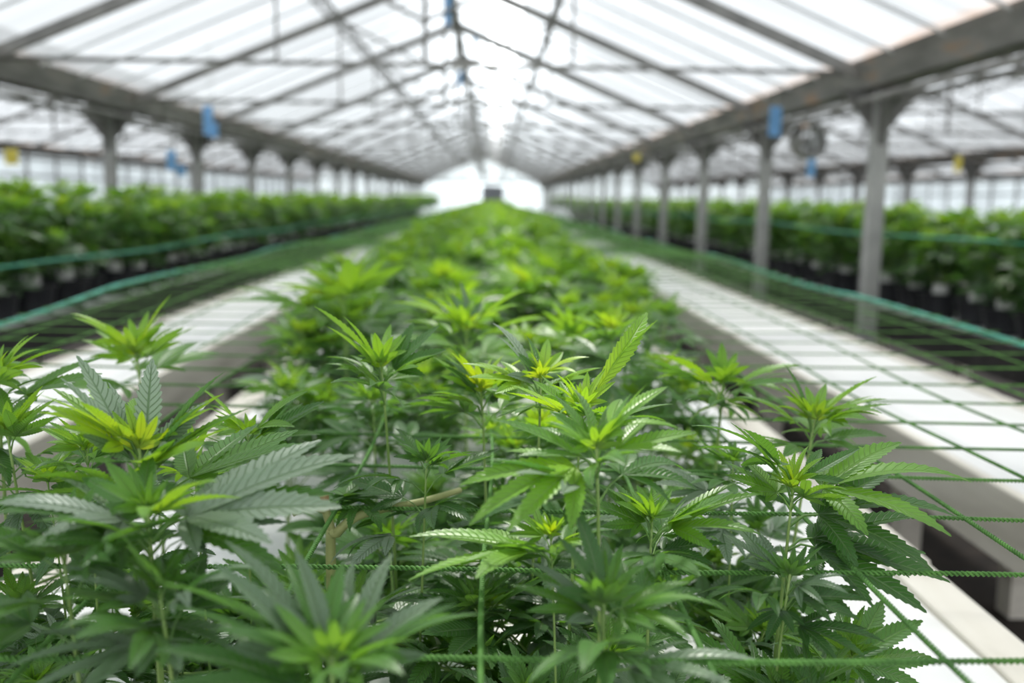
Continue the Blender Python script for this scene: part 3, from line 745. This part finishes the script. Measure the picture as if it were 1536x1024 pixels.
for xc, bn in BAYS: m.poly([(xc-HS-.1, Y1, EZ), (xc+HS+.1, Y1, EZ), (xc, Y1, RZ)])
m.build('gable', M['wallglass'], w)
m = MB()
for xc, bn in BAYS:
    for d in (-2, -1, 0, 1, 2): m.box(xc+d-.02, xc+d+.02, Y1-.04, Y1-.01, EZ, slope_z(d)-.02)
m.build('gable_frame', M['steel'], w)
d = thing('door_1', None, None, (.05, Y1-.1, 0)); d['kind'] = 'structure'
m = MB(); m.box(-.55, .55, 0, .05, 0, 2.2); m.build('door_leaf', M['dark'], d)
m = MB(); m.box(-.62, -.55, -.02, .06, 0, 2.27); m.box(.55, .62, -.02, .06, 0, 2.27); m.box(-.62, .62, -.02, .06, 2.2, 2.27); m.build('door_frame', M['steel_dark'], d)
m = MB(); m.tube([(.42, -.05, 1.0), (.42, -.05, 1.2)], .012, 6); m.build('door_handle', M['alum'], d)
# floor
m = MB(); m.poly([(GX[0]-20, -8, 0), (GX[4]+20, -8, 0), (GX[4]+20, 90, 0), (GX[0]-20, 90, 0)])
m.build('floor', M['soil'])['kind'] = 'structure'

# ------------------------------------------------------------------ hanging insect cards and fan
def card(px, py, Y, w, h, colr, label, top, rz=0.2, slim=False):
    P = at(px, py, Y)
    g = min(GX, key=lambda q: abs(q-P.x)); xc = min((b[0] for b in BAYS), key=lambda q: abs(q-P.x))
    top = EZ-.2 if abs(P.x-g) < .17 else slope_z(P.x-xc)+.01
    t = thing('sticky_trap', label, 'insect trap', (P.x, P.y, P.z-h/2), None, rz)
    m = MB(); n = 6; pts = []
    for i in range(n+1):
        z = h*i/n; m.v += [(-w/2, .006*math.sin(i), z), (w/2, .006*math.sin(i+1), z)]
    for i in range(n): m.f.append((2*i, 2*i+1, 2*i+3, 2*i+2))
    c = m.build('card', M[colr], t); sd = c.modifiers.new('thickness', 'SOLIDIFY'); sd.thickness = .003
    m = MB(); m.tube([(0, 0, h-.01), (.005, 0, h+(top-P.z-h/2)*.5), (0, 0, top-(P.z-h/2))], .003, 5); m.build('string', M['string'], t)
card(312, 180, 9.4, .085, .26, 'blue', 'blue sticky card hanging under the left gutter, the nearer one', 2.5)
card(320, 195, 9.6, .10, .13, 'blue', 'small blue card overlapping the nearer blue card at left', 2.5, -.3)
card(257, 240, 10.5, .09, .20, 'blue', 'blue sticky card hanging lower over the left hedge', 2.5)
card(272, 256, 11.5, .09, .12, 'blue', 'small pale blue card beside the lower left blue card', 2.5)
card(1163, 182, 8.9, .11, .26, 'blue', 'blue sticky card hanging under the right gutter next to the second post', 2.5, .1)
card(1217, 250, 10.3, .085, .20, 'blue', 'blue sticky card hanging below the round fan at right', 2.5, .1)
card(672, 14, 8, .045, .24, 'blue', 'narrow blue tag near the ridge at the top of the frame', 3.6, .5)
card(712, 64, 9, .04, .09, 'blue', 'tiny blue tag hanging right of the ridge line', 3.5, .2)
card(690, 118, 10.0, .04, .14, 'blue', 'tiny blue tag hanging lower beneath the ridge', 3.6, .2)
card(17, 235, 10.5, .13, .16, 'yellow', 'yellow sticky card above the left hedge at the frame edge', 2.5, .2)
card(1437, 246, 13.0, .10, .20, 'yellow', 'yellow sticky card above the right hedge', 2.5, .1)
card(955, 236, 14.0, .09, .10, 'yellow', 'small yellow card under the right gutter far down the row', 2.5, .1)
P = at(1212, 212, 9.6)
t = thing('circulation_fan', 'round grey air circulation fan hanging right of the second right-hand post', 'fan', P, None, .35)
m = MB(); m.lathe([(.15, -.09), (.165, -.08), (.165, .08), (.15, .09), (.155, .08), (.155, -.08), (.15, -.09)], n=24, axis='Y'); m.build('housing', M['steel'], t, True)
m = MB()
for k in range(4):
    a = k*PI/2+.3; c, s = math.cos(a), math.sin(a)
    m.prism([(.03*c-.02*s, -.02, .03*s+.02*c), (.14*c-.05*s, -.02, .14*s+.05*c), (.14*c+.04*s, .02, .14*s-.04*c), (.03*c+.02*s, .02, .03*s-.02*c)], (0, .004, 0))
m.build('blades', M['steel_dark'], t)
m = MB(); m.lathe([(.001, -.06), (.04, -.055), (.045, .05), (.001, .06)], n=14, axis='Y'); m.build('motor', M['steel_dark'], t, True)
m = MB()
for r in (.05, .08, .11, .14): m.tube([(r*math.cos(2*PI*j/20), -.09, r*math.sin(2*PI*j/20)) for j in range(21)], .002, 4, False)
for j in range(6): a = PI*j/6; m.bar((-.16*math.cos(a), -.088, -.16*math.sin(a)), (.16*math.cos(a), -.088, .16*math.sin(a)), .004, .004, (0, 1, 0))
m.build('guard', M['alum'], t)
m = MB(); m.tube([(-.1, 0, .12), (0, 0, slope_z(P.x-XC-PER)-P.z)], .005, 5); m.tube([(.1, 0, .12), (0, 0, slope_z(P.x-XC-PER)-P.z)], .005, 5); m.build('bracket', M['steel_dark'], t)

# ------------------------------------------------------------------ light
sun_d = bpy.data.lights.new('sun', 'SUN'); sun = bpy.data.objects.new('sun', sun_d); col.objects.link(sun)
sun_d.energy = 6.0; sun_d.angle = math.radians(6); sun_d.color = (1, .965, .90)
sd = Vector((.02, .55, .80)).normalized()
sun.rotation_euler = sd.to_track_quat('Z', 'Y').to_euler()
w = bpy.data.worlds.new('world'); bpy.context.scene.world = w; w.use_nodes = True
nt = w.node_tree; nt.nodes.clear(); l = nt.links
tc = N(nt, 'ShaderNodeTexCoord'); sp = N(nt, 'ShaderNodeSeparateXYZ'); l.new(tc.outputs['Generated'], sp.inputs[0])
skyc = ramp(nt, sp.outputs[2], [(0, (.86, .90, .93)), (.25, (.93, .95, .98)), (1, (.82, .89, 1))])
def wm(op, a, b=None, c=None):
    q = N(nt, 'ShaderNodeMath', operation=op)
    for i, x in enumerate((a, b, c)):
        if x is None: continue
        if isinstance(x, (int, float)): q.inputs[i].default_value = x
        else: l.new(x, q.inputs[i])
    return q.outputs[0]
azm = wm('DIVIDE', wm('ARCTAN2', sp.outputs[0], sp.outputs[1]), math.radians(3.2))        # narrow in azimuth
elv = wm('DIVIDE', wm('SUBTRACT', sp.outputs[2], .115), .10)                              # low bright glow painted into the sky for the roof glare
ga = wm('POWER', 2.718, wm('MULTIPLY', wm('ADD', wm('POWER', wm('ABSOLUTE', azm), 2), wm('POWER', wm('ABSOLUTE', elv), 2)), -1))
ml = N(nt, 'ShaderNodeMath', operation='MULTIPLY_ADD'); ml.inputs[1].default_value = 9.0; ml.inputs[2].default_value = 1.75; l.new(ga, ml.inputs[0])
bg = N(nt, 'ShaderNodeBackground'); l.new(skyc, bg.inputs[0]); l.new(ml.outputs[0], bg.inputs[1])
o = N(nt, 'ShaderNodeOutputWorld'); l.new(bg.outputs[0], o.inputs[0])

sc = bpy.context.scene
sc.view_settings.view_transform = 'Standard'; sc.view_settings.look = 'None'
sc.view_settings.exposure = 0.08
sc.cycles.max_bounces = 7; sc.cycles.diffuse_bounces = 3; sc.cycles.transmission_bounces = 5; sc.cycles.glossy_bounces = 2
sc.cycles.transparent_max_bounces = 14
sc.cycles.use_denoising = True
